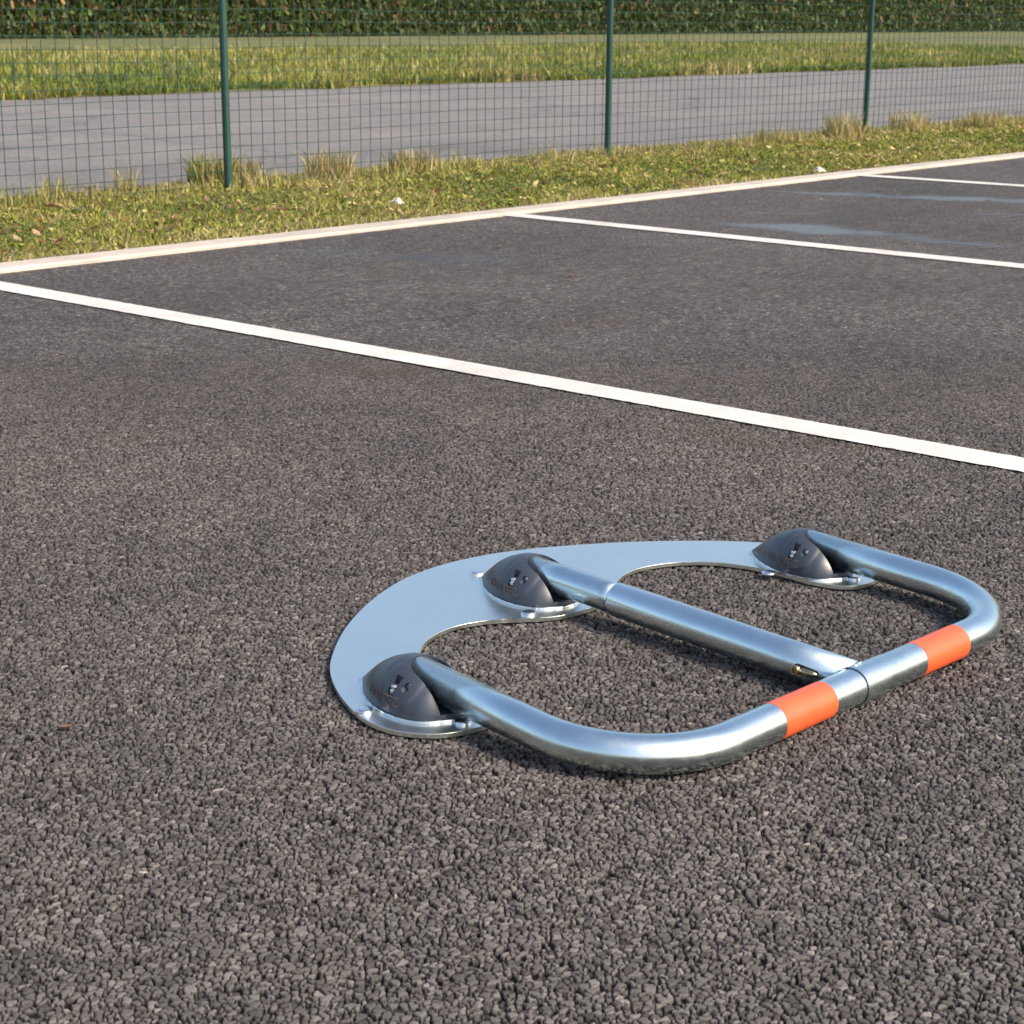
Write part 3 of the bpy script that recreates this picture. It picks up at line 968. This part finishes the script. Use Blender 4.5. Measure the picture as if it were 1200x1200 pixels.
# cast lettering, wrapped on the near flank
def lettering():
    cu = bpy.data.curves.new('t', 'FONT'); cu.body = 'MOTTEZ'; cu.size = 1.0; cu.space_character = 1.12
    cu.resolution_u = 3
    to = bpy.data.objects.new('t', cu); col.objects.link(to)
    dg = bpy.context.evaluated_depsgraph_get()
    me = bpy.data.meshes.new_from_object(to.evaluated_get(dg), depsgraph=dg)
    bpy.data.objects.remove(to, do_unlink=True)
    bm = bmesh.new(); bm.from_mesh(me)
    bmesh.ops.triangulate(bm, faces=bm.faces)
    bmesh.ops.subdivide_edges(bm, edges=[e for e in bm.edges if e.calc_length() > .12], cuts=2)
    xs = [v.co.x for v in bm.verts]; ysv = [v.co.y for v in bm.verts]
    x0_, x1_ = min(xs), max(xs); h_ = max(ysv)
    def place(u, v, off):
        y = .052 + (u - x0_) / (x1_ - x0_) * .060
        z = .0200 + v / h_ * .0100
        w = smooth_interp(Yw, Ww, y); hh = smooth_interp(Yh, Hh, y)
        k = min(1, (z - ZB) / (hh - ZB))
        x = -w * math.sqrt(max(0, 1 - k * k)) - off
        d = math.hypot(y - .104, z - .041)
        if d < .0265 and -x > .02: x -= .0016 * min(1, (.0265 - d) / .0035)
        return L(x, y, z)
    src = [(v.co.x, v.co.y) for v in bm.verts]
    for v, (u, t) in zip(bm.verts, src): v.co = place(u, t, .0008)
    ext = bmesh.ops.extrude_face_region(bm, geom=list(bm.faces))
    for v in ext['geom']:
        if isinstance(v, bmesh.types.BMVert): v.co = v.co + Vector((.0012, 0, 0))
    bmesh.ops.recalc_face_normals(bm, faces=bm.faces)
    out = bpy.data.meshes.new('lettering'); bm.to_mesh(out); bm.free(); out.materials.append(M_LETTER); return out
let_me = lettering()

def turned(profile, axis, seg=28):
    """lathe: profile (dist along axis, radius); axis 'x-' points to -x, 'z' up; returns verts relative to origin"""
    V, F = [], []
    for d, r_ in profile:
        for k in range(seg):
            a = 2 * math.pi * k / seg
            if axis == 'z': V.append((r_ * math.cos(a), r_ * math.sin(a), d))
            else: V.append((-d, r_ * math.cos(a), r_ * math.sin(a)))
    n_ = len(profile)
    for i in range(n_ - 1):
        for k in range(seg):
            F.append((i * seg + k, i * seg + (k + 1) % seg, (i + 1) * seg + (k + 1) % seg, (i + 1) * seg + k))
    F.append(tuple(range((n_ - 1) * seg, n_ * seg)))
    me = bpy.data.meshes.new('turned'); me.from_pydata(V, [], F); me.update()
    bm = bmesh.new(); bm.from_mesh(me); bmesh.ops.remove_doubles(bm, verts=bm.verts, dist=1e-6); bmesh.ops.recalc_face_normals(bm, faces=bm.faces)
    for f_ in bm.faces: f_.smooth = True
    for e in bm.edges:
        if len(e.link_faces) == 2 and e.calc_face_angle(0) > R(35): e.smooth = False
    bm.to_mesh(me); bm.free()
    return me
lock_me = turned([(-.006, .0036), (.0005, .0036), (.0012, .0031), (.0018, .0031), (.0022, .0036), (.0034, .0036), (.004, .0028), (.0042, .0015), (.003, .0012), (.003, 0.0001)], 'x-')
lock_me.name = 'lock_screw'; lock_me.materials.append(M_ZINC)
hexb_me = turned([(-.004, .0042), (.0006, .0042), (.0010, .0036), (.0010, .0022), (-.0015, .0020), (-.0015, .0001)], 'x-', 6)
hexb_me.name = 'hinge_bolt'; hexb_me.materials.append(M_ZINC)
screw_me = turned([(0, .0102), (.0014, .0104), (.0028, .0100), (.0038, .0088), (.0042, .0068), (.0042, .0036), (.0042, .0001)], 'z', 32)
screw_me.name = 'anchor_screw'; screw_me.materials.append(M_ZINC)

feet = [(-W / 2, YF), (MX, YM), (W / 2, YF)]
for fx, fy in feet:
    h = link('hinge_housing', house_me, None, bar); h.location = L(fx, fy, 0)
    for nm, me_ in (('housing_flange', fl_me), ('lettering', let_me)):
        link(nm, me_, None, h)
    o = link('lock_screw', lock_me, None, h); o.location = L(-.0415, .0985, .0375)
    o2 = link('lock_screw', lock_me, None, h); o2.location = L(-.0425, .0970, .0325); o2.scale = (1, .9, .9)
    o3 = link('hinge_bolt', hexb_me, None, h); o3.location = L(-.0345, .1145, .0408)
def screws(fx, fy, lst):
    for dx, dy in lst:
        o = link('anchor_screw', screw_me, None, bar); o.location = L(fx + dx, fy + dy, zt)
screws(-W / 2, YF, [(-.063, .070), (-.007, .172), (.060, .020)])
screws(MX, YM, [(.010, -.026), (-.064, .147), (.066, .147)])
screws(W / 2, YF, [(-.066, .074), (.002, .170), (.064, -.010)])

# U shaped hoop
def zof(y): return ZP + (ZFRONT - ZP) * (y - YF - .1) / (LN - YF - .1)
def fillet(a, k, b_, rad, n_=40):
    a, k, b_ = map(np.array, (a, k, b_))
    u = (a - k) / np.hypot(*(a - k)); v = (b_ - k) / np.hypot(*(b_ - k)); ang = math.acos(u @ v); t = rad / math.tan(ang / 2)
    c0 = k + (u + v) / np.hypot(*(u + v)) * rad / math.sin(ang / 2)
    s0 = k + u * t - c0; e0 = k + v * t - c0; tot = math.pi - ang
    return [tuple(c0 + (s0 * math.sin((1 - i / (n_ - 1)) * tot) + e0 * math.sin(i / (n_ - 1) * tot)) / math.sin(tot)) for i in range(n_)]
A0 = (-W / 2, YF + .092); A1 = (-WT / 2, LN); B1 = (WT / 2, LN); B0 = (W / 2, YF + .092)
poly = [A0, tuple((np.array(A0) * .5 + np.array(A1) * .5))] + fillet(A0, A1, B1, RC) + [(x, LN) for x in np.linspace(-.22, .22, 12)] + fillet(A1, B1, B0, RC) + [tuple((np.array(B0) * .5 + np.array(B1) * .5)), B0]
V, F = sweep([L(x, y, zof(y)) for x, y in poly], RT, 72)
hoop = mesh('hoop_tube', V, F, M_TUBE, bar, True)
def ring(name, xa, xb, r0, r1, m, parent, taper=0.0):
    """open hollow ring round the front bar"""
    V, F = [], []
    seg = 72
    prof = [(xa, r0), (xa, r1 - .0003), (xa + .0003, r1), (xb - .0003, r1 - taper), (xb, r1 - .0003 - taper), (xb, r0 - taper)]
    for x, r_ in prof:
        for k in range(seg):
            a = 2 * math.pi * k / seg
            V.append(L(x, LN + r_ * math.cos(a), ZFRONT + r_ * math.sin(a)))
    for i in range(len(prof)):
        i2 = (i + 1) % len(prof)
        for k in range(seg): F.append((i * seg + k, i * seg + (k + 1) % seg, i2 * seg + (k + 1) % seg, i2 * seg + k))
    me = bpy.data.meshes.new(name); me.from_pydata([tuple(v) for v in V], [], F); me.update()
    bm = bmesh.new(); bm.from_mesh(me); bmesh.ops.recalc_face_normals(bm, faces=bm.faces)
    for f_ in bm.faces: f_.smooth = True
    for e in bm.edges:
        if e.calc_face_angle(0) > R(25): e.smooth = False
    bm.to_mesh(me); bm.free()
    return link(name, me, m, parent)
ring('reflective_band', -.166, -.071, RT - .001, RT + .0004, M_ORANGE, hoop)
ring('reflective_band', .114, .209, RT - .001, RT + .0004, M_ORANGE, hoop)
slv = ring('joint_sleeve', -.012, .058, RT + .0009, RT + .0021, M_TUBE, bar, .0013)

# centre arm: slim tube out of the housing, swaged into a wider one
def zc(y): return ZP + (ZFRONT + .0012 - ZP) * (y - YM - .1) / (LN - YM - .1)
ra, rb = .0204, .0228
ysw = .497
pth, rad = [], []
for y in (YM + .09, YM + .15, ysw - .02, ysw - .0015): pth.append(L(MX, y, zc(y))); rad.append(ra)
V, F = sweep(pth, rad, 64)
mesh('centre_arm_neck', V, F, M_TUBE, bar, True)
pth, rad = [], []
for y, r_ in ((ysw - .003, ra - .001), (ysw - .0029, ra + .001), (ysw - .001, rb - .0006), (ysw + .001, rb), (ysw + .1, rb), (ysw + .25, rb), (LN - .012, rb)): pth.append(L(MX, y, zc(y))); rad.append(r_)
V, F = sweep(pth, rad, 64)
arm = mesh('centre_arm', V, F, M_TUBE, bar, True)
# weld bead where the arm meets the sleeve
wp = []
for a in np.linspace(0, 2 * math.pi, 60):
    x = rb * math.cos(a) * 1.01; z = rb * math.sin(a) * 1.01
    rr_ = RT + .0018
    dz = zc(LN) + z - ZFRONT
    dy = math.sqrt(max(0.00001, rr_ ** 2 - min(rr_ ** 2, dz ** 2)))
    wp.append(L(MX + x, LN - dy, zc(LN) + z))
V, F = sweep(wp, [.0013 + .0004 * math.sin(i * 1.9) for i in range(60)], 8, False)
mesh('weld_bead', V, F, M_TUBE, bar, True)
# brass stop screw in its slot on the near flank of the arm
by, bz = .8000, zc(.80) + .001
slotv = []
bm = bmesh.new()
ringp = []
for a in np.linspace(-math.pi / 2, math.pi / 2, 10)[::-1]: ringp.append((.025 + .0044 * math.cos(a), .0046 * math.sin(a)))
for a in np.linspace(math.pi / 2, 3 * math.pi / 2, 10)[::-1][::-1]: ringp.append((-.001 + .0064 * math.cos(a), .0064 * math.sin(a)))
ringp = sorted(ringp, key=lambda q: math.atan2(q[1], q[0] - .012))
for off in (.0004, -.002):
    pass
va = []
for u, v in ringp:
    vz = bz - zc(by) + v
    va.append(bm.verts.new(L(MX - math.sqrt(max(0, rb ** 2 - vz ** 2)) - .0005, by + u, bz + v)))
bm.faces.new(va)
ext = bmesh.ops.extrude_face_region(bm, geom=list(bm.faces))
for v in ext['geom']:
    if isinstance(v, bmesh.types.BMVert): v.co.x += .003
bmesh.ops.recalc_face_normals(bm, faces=bm.faces)
me = bpy.data.meshes.new('screw_slot'); bm.to_mesh(me); bm.free()
link('screw_slot', me, M_DARK, arm)
bs = turned([(-.004, .0042), (.003, .0042), (.0032, .0056), (.0078, .0058), (.0086, .0050), (.0086, .0030), (.0040, .0028), (.0040, .0001)], 'x-', 28)
bs.name = 'brass_screw'
o = link('brass_screw', bs, M_BRASS, arm); o.location = L(MX - rb, by, bz)
V, F = sweep([L(MX - rb - .0015, by + .003, bz - .0005), L(MX - rb - .0015, by + .012, bz - .0005), L(MX - rb - .0008, by + .022, bz - .0005), L(MX - rb + .001, by + .027, bz - .0005)], [.0046, .0044, .0040, .002], 20)
mesh('brass_tongue', V, F, M_BRASS, arm, True)
